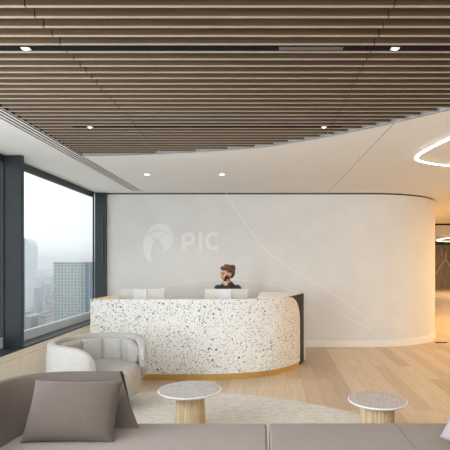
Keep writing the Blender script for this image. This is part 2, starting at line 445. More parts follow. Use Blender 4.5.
# linear slot diffuser between window soffit and slats
dif = thing('slot_diffuser', 'long linear air grille with parallel slots along the window side of the ceiling', 'air grille', (-2.15, 2, CEIL))
def local(bm_obj, root): 
    bm_obj.parent = root; bm_obj.matrix_parent_inverse = Matrix.Translation(root.location).inverted() if root.rotation_euler.z == 0 else root.matrix_basis.inverted()
    return bm_obj
local(obj('grille_box', B(-2.245, -2.06, -4.0, 7.62, CEIL+.028, CEIL+.04), M['black']), dif)
local(obj('grille_box_side', B(-2.245, -2.243, -4.0, 7.62, CEIL, CEIL+.03), M['white']), dif)
for k in range(5):
    x = -2.243+k*.0445
    local(obj('grille_bar', B(x, x+(.022 if k < 4 else .006), -4.0, 7.62, CEIL-.001, CEIL+.001), M['white']), dif)

# slatted walnut ceiling panels: 3 columns x rows between the light tracks
PITCH = .0915
ys = [2.106+k*PITCH for k in range(-5, 32)]
cols = [(-2.05, -1.133), (-1.127, .627), (.633, 9)]
names = ['left', 'middle', 'right']
rows = [('in front of', lambda y: y < 2.5), ('between', lambda y: 2.5 < y < 3.95), ('behind', lambda y: y > 3.95)]
LBL = {('left',0): 'walnut slat ceiling panel at top left, nearer than the long black light track',
 ('middle',0): 'walnut slat ceiling panel at top middle, nearer than the long black light track',
 ('right',0): 'walnut slat ceiling panel at top right, nearer than the long black light track',
 ('left',1): 'walnut slat ceiling panel by the window grille, between the two black light tracks',
 ('middle',1): 'middle walnut slat ceiling panel between the two black light tracks',
 ('right',1): 'walnut slat ceiling panel at right between the two black tracks, ending in a stepped curve',
 ('left',2): 'far left walnut slat ceiling panel, from the short track to the white ceiling by the window',
 ('middle',2): 'far middle walnut slat ceiling panel, behind the short track, ending along the curved white ceiling',
 ('right',2): 'tiny far right walnut slat ceiling panel at the right end of the short track'}
for ci, (x0, x1) in enumerate(cols):
    for ri, (rn, test) in enumerate(rows):
        bm = bmesh.new(); cnt = 0
        yy = [y for y in ys if (y < 2.5 if ri == 0 else (2.5 < y < 3.97 if ri == 1 else y > 3.97))]
        X1s = []
        for y in yy:
            xe = min(x1, edge_x(y+.03)-.012)
            if xe-x0 < .03: continue
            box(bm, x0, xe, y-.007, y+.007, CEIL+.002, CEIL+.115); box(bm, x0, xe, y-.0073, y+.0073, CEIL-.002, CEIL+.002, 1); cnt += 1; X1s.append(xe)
        if not cnt: bm.free(); continue
        root = thing('slatted_ceiling_panel', LBL[(names[ci], ri)], 'ceiling panel', (x0, yy[0], CEIL+.115), 0, 'walnut slatted ceiling panels')
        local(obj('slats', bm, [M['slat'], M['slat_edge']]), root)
        rb = bmesh.new(); xm = min(X1s)
        xr = x0+.06
        while xr < min(xm, 3.2):
            box(rb, xr, xr+.03, min(yy)-.02, max(yy)+.02, CEIL+.1155, CEIL+.15); xr += .9
        local(obj('support_rail', rb, M['dark']), root)
# light tracks recessed between slats
def track(y, x0, x1, label, spots, panels=()):
    t = thing('light_track', label, 'light track', (x0, y, CEIL))
    local(obj('track_channel', B(x0, x1, y-.026, y+.026, CEIL-.001, CEIL+.06), M['black']), t)
    for s in spots:
        e = local(obj('track_lamp', B(s-.024, s+.024, y-.014, y+.014, CEIL-.006, CEIL-.0015), M['white']), t)
        l = lathe([(0,CEIL-.0085),(.010,CEIL-.0085),(.010,CEIL-.0062),(0,CEIL-.0062)], 20, c=(s,y))
        ln = obj('lamp_lens', l, M['spot']); ln.parent = e; ln.matrix_parent_inverse = Matrix.Translation(t.location).inverted() @ Matrix.Identity(4) if False else Matrix.Identity(4)
    for a, b in panels:
        local(obj('track_insert', B(a, b, y-.018, y+.018, CEIL-.004, CEIL-.0015), M['slot']), t)
track(2.516, -2.05, 2.08, 'long black light track across the whole slatted ceiling with two square spotlights', [wx(26,2.516), wx(395,2.516)], [(wx(279,2.516), wx(343,2.516))])
track(3.982, wx(73,3.982), wx(341,3.982), 'short black light track near the far edge of the slatted ceiling', [wx(90,3.982), wx(324,3.982)])
for px, y in ((26,2.516),(395,2.516),(90,3.982),(324,3.982)):
    light('track_spot', 'SPOT', (wx(px,y), y, CEIL-.03), 14, NEUT, (0,0,0), radius=.02, spot=95)
# two recessed downlights in the white ceiling
for px, lab in ((147,'small round recessed downlight in white ceiling, left one of two'), (222,'small round recessed downlight in white ceiling, right one of two')):
    d = 6.15; x = wx(px, d)
    t = thing('recessed_downlight', lab, 'downlight', (x, d, CEIL), 0, 'recessed ceiling downlights')
    obj('rim', lathe([(.030,0),(.045,-.004),(.048,-.001),(.048,.0)], 28), M['white'], t)
    obj('lamp_lens', lathe([(0,-.002),(.031,-.002),(.031,-.0005),(0,-.0005)], 28), M['spot'], t)
    light('downlight_spot', 'SPOT', (x, d, CEIL-.03), 26, NEUT, (math.radians(12),0,0), radius=.03, spot=120)
# ring light
ring = catmull([(1.755,4.92),(1.80,5.14),(1.98,5.32),(2.335,5.49),(2.85,5.50),(3.3,5.2),(3.4,4.5),(3.15,3.8),(2.7,3.4),(2.25,3.35),(1.95,3.65),(1.84,4.2),(1.775,4.6)], 6, True)
ring = [Vector((p.x,p.y)) for p in ring]
def loop_light(name, path, z0, z1, wd, label, mat, power, col, pts):
    cx = sum(p.x for p in path)/len(path); cy = sum(p.y for p in path)/len(path)
    t = thing(name, label, 'ring light', (cx, cy, CEIL))
    Nn = normals2d(path, True)
    def lp(o0, o1, a, b):
        return loft([[((p+n*o0).x,(p+n*o0).y,a),((p+n*o1).x,(p+n*o1).y,a),((p+n*o1).x,(p+n*o1).y,b),((p+n*o0).x,(p+n*o0).y,b)] for p, n in zip(path, Nn)], closed=True)
    local(obj('housing', lp(-wd/2-.004, wd/2+.004, z0+.002, z1), M['white'], smooth=False), t)
    local(obj('light_strip', lp(-wd/2, wd/2, z0-.004, z0+.0015), mat), t)
    return t
t = loop_light('ring_light', ring, CEIL-.02, CEIL-.0005, .032, 'glowing white loop light set in the ceiling at the right edge', M['glow'], 0, WARM, None)
ring2 = catmull([(7.95,18.6),(8.15,20.4),(8.9,21.8),(10.0,21.9),(10.6,20.0),(10.4,18.0),(9.4,16.9),(8.4,17.4)], 6, True)
ring2 = [Vector((p.x,p.y)) for p in ring2]
loop_light('ring_light', ring2, 2.52, 2.57, .14, 'small glowing loop light far down the corridor past the curved wall', M['glow2'], 0, WARM, None)
o = [q for q in bpy.data.objects if q.name.startswith('ring_light')][-1]
for p in (ring2[3], ring2[20], ring2[34]):
    rw = bmesh.new(); capsule(rw, (p.x,p.y,2.575), (p.x,p.y,CEIL-.008), .006, .006, 8, 2); local(obj('suspension_wire', rw, M['white']), o)
# exit sign
ex = thing('exit_sign', 'tiny dark and green sign on the far wall down the corridor', 'sign', (wx(446,24.9), 24.96, wz(244,24.9)))
obj('sign_case', B(-.12,.12,-.05,.0,0,.42), M['black'], ex, bevel=.01); obj('sign_face', B(-.11,.11,-.056,-.0505,.02,.2), M['green'], ex)
tag(obj('floor_socket', B(-.11,.11,-.03,.03,0,.008), M['black'], loc=(3.33,8.2,0), bevel=.003), 'thin dark metal plate on the floor at the foot of the curved wall', 'floor plate')

# ------------------------------------------------------------------ wall graphics
def L9(pts): return [(wx(130+x/9), wz(215+y/9)) for x, y in pts]
lg = thing('wall_logo', 'faint glossy white round leaf emblem on the plaster wall', 'emblem', (wx(157), WY, wz(240)))
for pts in ([(150,178),(172,130),(215,92),(270,75),(325,92),(362,126),(378,152),(330,146),(265,134),(205,140),(168,160)],
            [(188,166),(235,147),(285,146),(332,153),(290,182),(257,222),(222,206),(196,186)],
            [(376,158),(390,200),(380,255),(345,305),(298,328),(302,292),(284,258),(264,230),(300,186),(345,160)],
            [(158,172),(184,186),(212,212),(218,245),(198,300),(188,370),(196,426),(160,400),(132,350),(118,290),(128,220)]):
    Q = catmull(L9(pts), 4, True)
    local(obj('logo_leaf', poly_xz([(q.x,q.y) for q in Q], WY-.004, WY-.0005), M['gloss_white']), lg)
def L7(x, y): return (wx(170+x/7.5), wz(220+y/7.5))
def letter(ch, bm, cx):
    t = thing('wall_letter', 'faint white capital letter %s on the plaster wall' % ch, 'letter', (wx(cx), WY, wz(242)), 0, 'white wall lettering')
    local(obj('letter_face', bm, M['gloss_white']), t)
sw = 29/7.5/F*WY
pb = ribbon_xz([L7(103,228), L7(103,107)], sw, WY-.006, WY-.0005)
ribbon_xz([L7(118,107), L7(150,107)] + [L7(150+24*math.sin(a), 142-35*math.cos(a)) for a in [PI*i/12 for i in range(1,12)]] + [L7(150,177), L7(118,177)], sw*.9, WY-.0058, WY-.0005, pb)
letter('P', pb, 188)
letter('I', ribbon_xz([L7(230,228), L7(230,92)], sw, WY-.006, WY-.0005), 200)
letter('C', ribbon_xz([L7(324+46*math.cos(a), 158-56*math.sin(a)) for a in [math.radians(45+270*i/28) for i in range(29)]], sw*.95, WY-.006, WY-.0005), 213)
def wline(pts): 
    Q = catmull([(wx(a), wz(b)) for a, b in pts], 8); return ribbon_xz([(q.x,q.y) for q in Q], .016, WY-.003, WY-.0005)
up_ = [(226,193.6),(234,207),(247,225.5),(264,248),(281,262),(300,275),(317,284),(332,293),(347,303),(359,313),(368,322),(371,326.5),(369,329)]
lo_ = [(369,329),(352,320),(332,308),(314,299),(297,292),(272,284.5),(252,281),(232,279.6),(214,279.8),(190,282),(165,287),(148,293)]
tag(obj('wall_line', wline(up_), M['gloss_white']), 'thin white line sweeping down from the ceiling to a pointed tip right of the desk', 'wall graphic')
tag(obj('wall_line', wline(lo_), M['gloss_white']), 'thin white arc behind the seated person, meeting the tip right of the desk', 'wall graphic')

# ------------------------------------------------------------------ reception desk
ZT = 1.024
desk = thing('reception_desk', 'curved white terrazzo reception desk with brass plinth and dark right end', 'reception desk', (-.8, 6.1, 0))
fp = catmull([(-2.18,5.60),(-1.6,5.592),(-1.0,5.59),(-.6,5.60),(-.31,5.645),(-.09,5.71),(.105,5.80),(.26,5.92),(.39,6.07),(.48,6.20),(.546,6.336)], 8)
fp = [Vector((p.x,p.y)) for p in fp]
# arclength
S = [0]
for a, b in zip(fp, fp[1:]): S.append(S[-1]+(b-a).length)
tot = S[-1]; rc = .37
secs = []
path2, S2 = [], []
for i in range(len(fp)-1):
    k = 4 if S[i] > tot-rc-.1 else 1
    for j in range(k):
        t = j/k; path2.append(fp[i].lerp(fp[i+1], t)); S2.append(S[i]+(S[i+1]-S[i])*t)
path2.append(fp[-1]); S2.append(tot)
Nn = normals2d(path2)
for p, n, s in zip(path2, Nn, S2):
    u = max(0, s-(tot-rc))/rc; zt = ZT-rc*(1-math.sqrt(max(0, 1-min(u,.999)**2)))
    a = p; b = p+n*.045
    secs.append([(a.x,a.y,.078),(b.x,b.y,.078),(b.x,b.y,zt),(a.x,a.y,zt)])
local(obj('terrazzo_front', loft(secs), M['terrazzo'], smooth=False), desk)
local(obj('terrazzo_end', prism([(-2.178,5.645),(-2.075,6.30),(-1.86,5.645)], .078, ZT-.012), M['terrazzo']), desk)
local(obj('wood_top', prism([(-2.178,5.602),(-2.076,6.31),(-1.84,5.602)], ZT+.0005, ZT+.006), M['oaktop']), desk)
pp = fp
local(obj('brass_plinth', sheet(pp, 0, .077, .012, .06), M['gold']), desk)
dk = [p for p in fp if p.x > -.5]; dn = normals2d(dk); dk = [p+n*.047 for p, n in zip(dk, dn)]
dk += [Vector((.58,6.50)), Vector((.622,6.64)), Vector((.640,6.76))]
local(obj('dark_panel', sheet(dk, .0, ZT-.004, 0, .03), M['navy']), desk)
cp = [p+n*.05 for p, n in zip(fp, normals2d(fp)) if -.05 < p.x < .34]
cp2 = [(p.x,p.y) for p in cp] + [(.46,6.28),(.545,6.52),(.59,6.66),(.63,6.76),(.63,6.80),(-.03,6.80)]
local(obj('white_counter', prism(cp2, ZT-.003, ZT+.012), M['white']), desk)
local(obj('end_panel', B(-.03,.668,6.765,6.795,0,ZT+.011), M['white']), desk)
local(obj('worktop', prism([(-1.98,5.66),(-.3,5.70),(-.05,5.80),(-.05,6.34),(-2.0,6.34)], .715, .74), M['white']), desk)
local(obj('support_panel', B(-1.9, -1.88, 5.75, 6.33, 0, .714), M['white']), desk)
local(obj('support_panel', B(-.12, -.10, 5.85, 6.33, 0, .714), M['white']), desk)
# inner oak lining of the front
ip = [p+n*.0455 for p, n in zip(fp, normals2d(fp)) if -1.85 < p.x < -.55]
local(obj('inner_lining', sheet(ip, .08, ZT-.01, 0, .012), M['oaktop']), desk)

# monitors
def monitor(x0, x1, y, label):
    cx = (x0+x1)/2; w2 = (x1-x0)/2
    t = thing('monitor', label, 'monitor', (cx, y, .74), 0, 'monitors on the desk')
    zt = 1.5-27*y/F-.74
    obj('screen_shell', B(-w2, w2, 0, .035, zt-.37, zt), M['mono'], t, bevel=.006)
    obj('screen', B(-w2+.01, w2-.01, .0355, .037, zt-.36, zt-.01), M['phone'], t)
    obj('stand_cover', B(-.112, .072, -.03, -.001, 0.01, zt-.002), M['mono_w'], t, bevel=.006)
    obj('stand_foot', B(-.12, .12, -.09, .12, 0, .010), M['mono_w'], t, bevel=.003)
monitor(wx(119.5,6.2), wx(165,6.2), 6.18, 'left monitor seen from behind, pale grey back above terrazzo desk edge')
monitor(wx(205,6.2), wx(248.5,6.2), 6.18, 'right monitor seen from behind, in front of the seated person')
wc = thing('webcam', 'tiny pale webcam on top of the left monitor', 'webcam', (wx(142,6.18), 6.19, 1.5-27*6.18/F))
obj('camera_body', B(-.018,.018,-.01,.012,.0035,.018), M['mono'], wc, bevel=.004); obj('clip', B(-.012,.012,-.006,.008,.0,.0032), M['slot'], wc)
ds = thing('desk_stand', 'slim pale upright stand beside the right monitor and the person', 'stand', (wx(245.7,6.33), 6.33, .74))
obj('post', lathe([(0,.011),(.011,.011),(.011,.44),(.009,.447),(0,.447)], 16), M['mono'], ds, smooth=False)
obj('base', lathe([(0,0),(.06,0),(.06,.008),(.055,.0105),(0,.0105)], 28), M['mono'], ds)

# ------------------------------------------------------------------ person behind the desk
PX, PY = wx(227.5, 6.72), 6.72
per = thing('person', 'seated person in dark jacket with short brown hair, phone at ear, behind the desk', 'person', (PX, PY, 0))
def remesh(o, vox, sm=2):
    r = o.modifiers.new('remesh', 'REMESH'); r.mode = 'VOXEL'; r.voxel_size = vox; r.use_smooth_shade = True
    s = o.modifiers.new('smooth', 'SMOOTH'); s.iterations = sm; s.factor = .5
HC = Vector((-.005, -.02, 1.322))              # head centre, looks towards -x and a little to the viewer
yaw = math.radians(-52)                         # 0 = facing the viewer (-y)
HR = Matrix.Translation(HC) @ Matrix.Rotation(yaw, 4, 'Z') @ Matrix.Rotation(math.radians(8), 4, 'X')
def hp(x, y, z): return HR @ Vector((x, y, z))
Hrot = Matrix.Rotation(yaw, 4, 'Z')
seat_z = .66
bb = bmesh.new()
ellipsoid(bb, hp(0,.012,.025), (.074,.094,.094), Hrot)          # cranium
ellipsoid(bb, hp(0,-.035,-.035), (.056,.062,.078), Hrot)        # face
ellipsoid(bb, hp(0,-.070,-.090), (.026,.024,.022), Hrot)        # chin
capsule(bb, hp(0,-.094,.012), hp(0,-.114,-.022), .008, .013, 10) # nose
ellipsoid(bb, hp(0,-.086,.030), (.048,.014,.010), Hrot)         # brow
for s in (-1, 1): ellipsoid(bb, hp(s*.075,.012,-.012), (.010,.018,.032), Hrot); ellipsoid(bb, hp(s*.040,-.070,-.022), (.02,.018,.018), Hrot)
ellipsoid(bb, hp(0,-.094,-.052), (.022,.010,.009), Hrot)        # mouth mound
capsule(bb, (0,.02,1.13), HC+Vector((0,.0,-.06)), .058, .052)   # neck
capsule(bb, (0,.03,1.08), (0,.03,.94), .115, .12); capsule(bb, (-.115,.03,1.09), (.115,.03,1.09), .05, .05)
capsule(bb, (0,.03,.92), (0,.04,seat_z+.1), .118, .125); capsule(bb, (-.07,.04,seat_z+.095), (.07,.04,seat_z+.095), .105, .105)
for s in (-1, 1):                                               # legs: thigh forward, shank down
    capsule(bb, (s*.09,.03,seat_z+.08), (s*.11,-.34,seat_z+.065), .082, .06)
    capsule(bb, (s*.11,-.34,seat_z+.065), (s*.11,-.28,.29), .056, .038)
    capsule(bb, (s*.11,-.27,.265), (s*.11,-.42,.245), .036, .028)
SH = {1: Vector((.150,.03,1.092)), -1: Vector((-.150,.03,1.092))}
# viewer-right arm raised with the phone at the near ear
EL = Vector((.13,-.20,.93)); WR = Vector((-.005,-.165,1.165))
capsule(bb, SH[1], EL, .048, .040); capsule(bb, EL, WR, .038, .026)
EL2 = Vector((-.235,-.04,.86)); WR2 = Vector((-.12,-.27,.80))
capsule(bb, SH[-1], EL2, .048, .040); capsule(bb, EL2, WR2, .038, .026)
# raised hand: palm beside the jaw, four fingers curled round the phone, thumb along its near side
PC = hp(.084,-.062,-.092)+Vector((-.022,-.008,0))                                       # phone centre in world-local coordinates
palm = PC+Vector((-.008,-.030,-.035))
capsule(bb, WR, palm, .025, .028); capsule(bb, palm+Vector((-.02,0,.0)), palm+Vector((.02,0,.01)), .022, .022)
fl = [.044,.050,.047,.038]
for i in range(4):
    k = palm+Vector((-.034+.003*i, .004, .034-.019*i)); m1 = k+Vector((-.010,.012,.010)); m2 = m1+Vector((.004, fl[i]*.55, .006)); m3 = m2+Vector((.012,.010,.002))
    capsule(bb, palm+Vector((-.01,0,.015-.012*i)), k, .012, .010, 8, 3); capsule(bb, k, m1, .0095, .009, 8, 3); capsule(bb, m1, m2, .009, .008, 8, 3); capsule(bb, m2, m3, .008, .007, 8, 3)
t0 = palm+Vector((.022,.002,-.004)); t1 = t0+Vector((.014,.004,.030)); t2 = t1+Vector((-.004,.008,.028))
capsule(bb, t0, t1, .0125, .0105, 8, 3); capsule(bb, t1, t2, .010, .008, 8, 3)
# resting hand on the lap of the desk
p2 = WR2+Vector((.045,-.05,-.012)); capsule(bb, WR2, p2, .026, .026)
for i in range(4):
    d = Vector((.75+.08*i, -.62+.16*i, -.1)).normalized(); s0 = p2+Vector((-.012+.012*i,-.016+.012*i,0)); e0 = s0+d*.045; e1 = e0+(d+Vector((0,0,-.5))).normalized()*fl[i]*.8
    capsule(bb, s0, e0, .010, .009, 8, 3); capsule(bb, e0, e1, .009, .007, 8, 3)
capsule(bb, p2+Vector((-.02,-.012,0)), p2+Vector((-.002,-.065,-.008)), .012, .009, 8, 3)
body = obj('body', bb, M['skin'], per, smooth=True); remesh(body, .0055, 2)
for s in (-1, 1):
    e = bmesh.new(); ellipsoid(e, hp(s*.032,-.0905,.010), (.012,.007,.006), Hrot, 12, 8); obj('eye', e, M['eye'], body, smooth=True)
    e = bmesh.new(); capsule(e, hp(s*.018,-.101,.028), hp(s*.046,-.088,.030), .004, .003, 8, 3); obj('eyebrow', e, M['hair'], body, smooth=True)
e = bmesh.new(); capsule(e, hp(-.017,-.1035,-.052), hp(.017,-.1035,-.052), .005, .005, 8, 3); obj('lips', e, M['lip'], body, smooth=True)
hb = bmesh.new()
ellipsoid(hb, hp(0,.030,.048), (.088,.098,.082), Hrot)
ellipsoid(hb, hp(0,.065,.005), (.080,.066,.085), Hrot)
ellipsoid(hb, hp(0,-.048,.092), (.066,.048,.034), Hrot)
ellipsoid(hb, hp(.01,.10,.065), (.058,.046,.058), Hrot)
rr = random.Random(3)
for i in range(26):
    a = rr.uniform(0, 2*PI); q = rr.uniform(.2, 1)
    c = hp(math.cos(a)*.07*q, .03+math.sin(a)*.085*q, .10+.03*(1-q)); capsule(hb, c, c+Vector((rr.uniform(-.03,.03), rr.uniform(-.03,.03), rr.uniform(-.01,.018))), .016, .008, 8, 3)
h = obj('hair', hb, M['hair'], per, smooth=True); remesh(h, .006, 1)
jb_ = bmesh.new()
capsule(jb_, (0,.03,1.07), (0,.03,.93), .135, .137); capsule(jb_, (-.115,.03,1.092), (.115,.03,1.092), .062, .062)
capsule(jb_, (-.05,.03,1.125), (.05,.03,1.125), .062, .062)
capsule(jb_, (0,.03,.92), (0,.04,seat_z+.12), .136, .142)
capsule(jb_, SH[1], EL, .062, .052); capsule(jb_, EL, EL.lerp(WR,.86), .050, .037)
capsule(jb_, SH[-1], EL2, .062, .052); capsule(jb_, EL2, EL2.lerp(WR2,.9), .050, .036)
j = obj('jacket', jb_, M['jacket'], per, smooth=True); remesh(j, .008, 3)
cb_ = bmesh.new()
for s in (-1, 1): capsule(cb_, (s*.062,.03,1.185), (s*.030,-.085,1.10), .016, .014, 10, 3)
capsule(cb_, (-.062,.035,1.19), (.062,.035,1.19), .016, .016, 10, 3)
cl = obj('collar', cb_, M['jacket'], j, smooth=True); remesh(cl, .006, 2)
tr = bmesh.new()
capsule(tr, (-.07,.04,seat_z+.10), (.07,.04,seat_z+.10), .118, .118)
for s in (-1, 1): capsule(tr, (s*.09,.03,seat_z+.085), (s*.11,-.34,seat_z+.067), .093, .072); capsule(tr, (s*.11,-.34,seat_z+.065), (s*.11,-.285,.33), .068, .052)
trs = obj('trousers', tr, M['navy'], per, smooth=True); remesh(trs, .01, 2)
for s in (-1, 1):
    sb = bmesh.new(); capsule(sb, (s*.11,-.27,.262), (s*.11,-.43,.240), .046, .038, 14); obj('shoe', sb, M['black'], per, smooth=True)
ph = obj('smartphone', B(-.004,.004,-.036,.036,-.072,.072), M['phone'], bevel=.003)
ph.location = Vector((PX,PY,0))+PC; ph.rotation_euler = (math.radians(-32), 0, yaw)
tag(ph, 'black smartphone held to the ear of the person behind the desk', 'phone')
# high task stool carrying the person
stl = thing('task_stool', 'dark high task stool under the seated person behind the desk', 'stool', (PX, PY+.05, 0))
obj('seat', lathe([(0,seat_z-.09),(.19,seat_z-.09),(.215,seat_z-.06),(.20,seat_z-.03),(0,seat_z-.022)], 32), M['navy'], stl, smooth=True)
obj('post', lathe([(0,.05),(.025,.05),(.025,seat_z-.091),(0,seat_z-.091)], 16), M['black'], stl)
obj('foot_ring', lathe([(.20,.20),(.215,.20),(.215,.214),(.20,.214),(.20,.20)], 32), M['black'], stl)
obj('base', lathe([(0,0),(.25,0),(.25,.015),(.04,.049),(0,.049)], 32), M['black'], stl)

# ------------------------------------------------------------------ rug
rp = []
for k in range(96):
    a = 2*PI*k/96; ca, sa = math.cos(a), math.sin(a)
    rp.append((-1.1+(2.9 if ca > 0 else 1.45)*ca, 2.4+2.69*sa))
tag(obj('rug', prism(rp, 0.0005, .014), M['rug'], bevel=.004), 'large pale grey mottled oval rug under the sofa, armchair and tables', 'rug')
RZ = .0145
# ------------------------------------------------------------------ side tables
def table(x, y, h, r, rb0, rb1, label):
    t = thing('side_table', label, 'side table', (x, y, RZ), 0, 'round stone-topped side tables')
    h -= RZ
    o = obj('tabletop', lathe([(0,h-.026),(r*.90,h-.026),(r*.985,h-.012),(r,h-.006),(r-.003,h-.001),(r-.008,h),(0,h)], 72), [M['stone'], M['stone_edge']], t)
    for p in o.data.polygons:
        rr_ = math.hypot(p.center.x, p.center.y)
        if rr_ > r*.93 and p.center.z < h-.0001: p.material_index = 1
    # staved trunk with small grooves
    n = 84; secs = []
    for z, rad in ((0, rb0), (h*.5, (rb0+rb1)/2), (h-.0265, rb1)):
        secs.append([((rad-(.004 if k % 3 == 0 else 0))*math.cos(2*PI*k/n), (rad-(.004 if k % 3 == 0 else 0))*math.sin(2*PI*k/n), z) for k in range(n)])
    obj('pedestal', loft(secs), M['trunk'], t)
table(-.629, 3.86, .39, .275, .140, .122, 'larger round stone-topped side table on pale wood pedestal, near the armchair')
table(.958, 3.66, .36, .241, .138, .136, 'smaller round stone-topped side table standing at the rug edge, at right')

# ------------------------------------------------------------------ armchair
CX, CY = -1.655, 4.46
ch = thing('armchair', 'round light grey tub armchair with curled arms beneath the window', 'armchair', (CX, CY, RZ), math.radians(-40))   # local +x = opening
def sec_loop(th, rmid, thick, z0, z1, n=20, bulge=.03, lean=0.0):
    """rounded tall section in the radial plane at angle th"""
    out = []; hz = (z1-z0)/2; zc = (z0+z1)/2
    for k in range(n):
        a = 2*PI*k/n; ca, sa = math.cos(a), math.sin(a)
        e = .55
        rr_ = math.copysign(abs(ca)**e, ca)*thick/2
        zz = math.copysign(abs(sa)**.45, sa)*hz
        if hz > thick/2:      # keep the ends round rather than stretched
            zz = math.copysign(max(0, hz-thick/2) if abs(sa) > .3 else max(0, hz-thick/2)*abs(sa)/.3, sa) + math.copysign(abs(sa)**1.0, sa)*thick/2
        z = zc+zz
        rad = rmid+rr_+bulge*(1-((z-.42)/.35)**2)
        out.append((rad*math.cos(th), rad*math.sin(th), z))
    return out
def tub(t0, t1, rmid, thick, z0, z1, taper, taper_low, steps=110, bulge=.03, seams=0, groove=.02, pw=3.0, pwl=1.7, zf=.5):
    secs = []
    for i in range(steps+1):
        u = .5-.5*math.cos(PI*i/steps); th = t0+(t1-t0)*u; dd = min(th-t0, t1-th)
        def kk(tp, q): return max(.02, max(0, 1-(1-min(1, dd/tp))**q)**(1/q))
        zc = z0+(z1-z0)*zf
        a = zc-(zc-z0)*kk(taper_low, pwl); b = zc+(z1-zc)*kk(taper, pw)
        tk = thick*min(1, .3+.7*min(1, dd/(taper*.14)))
        rm = rmid
        if seams:
            ph_ = (th-t0)/(t1-t0)*seams; g = abs(ph_-round(ph_))
            rm += groove*math.exp(-(g/.07)**2)-.012*math.sin(PI*(ph_ % 1))
        secs.append(sec_loop(th, rm, tk, a, b, bulge=bulge))
    return loft(secs)
D = math.radians
obj('shell', tub(D(46), D(328), .41, .085, .10, .705, D(52), D(95), zf=.62), M['boucle'], ch, smooth=True)
obj('inner_back', tub(D(60), D(302), .330, .10, .34, .665, D(26), D(26), bulge=.02, seams=6, groove=.03, steps=200), M['boucle'], ch, smooth=True)
pr = []
for z, rad in ((.15,.0),(.15,.30),(.165,.355),(.20,.372),(.25,.384),(.36,.384),(.41,.372),(.438,.35),(.45,.31),(.455,0)): pr.append((rad, z))
s = obj('seat', lathe(pr, 64), M['boucle'], ch, smooth=True); s.location = (.055, 0, 0)
obj('swivel_base', lathe([(0,.04),(.26,.04),(.26,.06),(.20,.149),(0,.149)], 40), M['black'], ch)
for a in (20, 100, 180, 260, 340):
    lb = bmesh.new(); capsule(lb, (.29*math.cos(D(a)), .29*math.sin(D(a)), .155), (.315*math.cos(D(a)), .315*math.sin(D(a)), .014), .016, .013, 12, 3)
    obj('leg', lb, M['black'], ch, smooth=True)

# ------------------------------------------------------------------ sofa
def rounded_box(x0, x1, y0, y1, z0, z1): return B(x0, x1, y0, y1, z0, z1)
SZ = .42
sofa = thing('sofa_module', 'taupe left sofa module with curved low backrest and pillow on it', 'sofa', (-.8, 2.5, RZ), 0, 'modular sofa sections')
local(obj('seat', B(-1.72, .033, 1.95, 2.965, .27, SZ), M['taupe_seat'], bevel=.022, segs=4), sofa)
local(obj('sofa_base', B(-1.70, .015, 1.97, 2.945, .06, .269), M['taupe'], bevel=.012), sofa)
for x in (-1.6, -.1):
    for y in (2.05, 2.86): local(obj('leg', lathe([(0,RZ),(.02,RZ),(.024,.0595),(0,.0595)], 16, c=(x,y)), M['black']), sofa)
bp = catmull([(-.95,3.02),(-1.15,3.02),(-1.35,3.015),(-1.48,2.985),(-1.58,2.91),(-1.645,2.79),(-1.67,2.6),(-1.68,2.3),(-1.68,1.98)], 7)
bp = [Vector((p.x,p.y)) for p in bp]; bn = normals2d(bp)       # travelling left then towards the viewer: left normal points inwards
prof = [(.15,.421),(.155,.60),(.135,.0),(0,0)]
def bsec(p, n, i, shift=0):
    pts = [(.155,.422),(.085,.60),(.035,.700),(.015,.732),(-.015,.745),(-.05,.740),(-.075,.712),(-.085,.60),(-.09,.422)]
    out = []
    for o_, z in pts:
        q = p+n*o_; out.append((q.x+shift*(.76-z)*(1 if o_ > 0 else .35), q.y, z))
    return out
secs = []
d0 = bp[0]
for sh, ins in ((.64, .02), (.64, .008), (.64, 0.0)):
    pts = bsec(d0, bn[0], 0, sh)
    cxz = Vector((sum(p[0] for p in pts)/9, sum(p[1] for p in pts)/9, sum(p[2] for p in pts)/9))
    sc = {.02: .90, .008: .965, 0.0: 1}[ins]; offx = {.02: .0, .008: -.008, 0.0: -.02}[ins]
    secs.append([(p[0]+offx-.095, cxz.y+(p[1]-cxz.y)*sc, max(.422, cxz.z+(p[2]-cxz.z)*sc)) for p in pts])
for i in range(1, len(bp)):
    f = max(0, 1-i/9)
    secs.append(bsec(bp[i], bn[i], i, .60*f))
local(obj('backrest', loft(secs), M['taupe'], smooth=True), sofa)
o = [q for q in sofa.children if q.name.startswith('backrest')][0]
o.modifiers.new('es', 'EDGE_SPLIT').split_angle = D(50)
sof2 = thing('sofa_module', 'mauve grey backless sofa seat module at bottom right', 'sofa', (.9, 2.5, RZ), 0, 'modular sofa sections')
s2 = bmesh.new(); box(s2, .047, 2.2, 1.95, 2.965, .27, SZ)
local(obj('seam', B(.887, .890, 1.98, 2.945, SZ-.002, SZ+.0008), M['taupe']), sof2)
local(obj('seat', s2, M['taupe_seat'], bevel=.016, segs=4), sof2)
local(obj('sofa_base', B(.06, 2.19, 1.97, 2.945, .06, .269), M['taupe'], bevel=.012), sof2)
for x in (.15, 2.1):
    for y in (2.05, 2.86): local(obj('leg', lathe([(0,RZ if x < 1 else 0),(.02,RZ if x < 1 else 0),(.024,.0595),(0,.0595)], 16, c=(x,y)), M['black']), sof2)

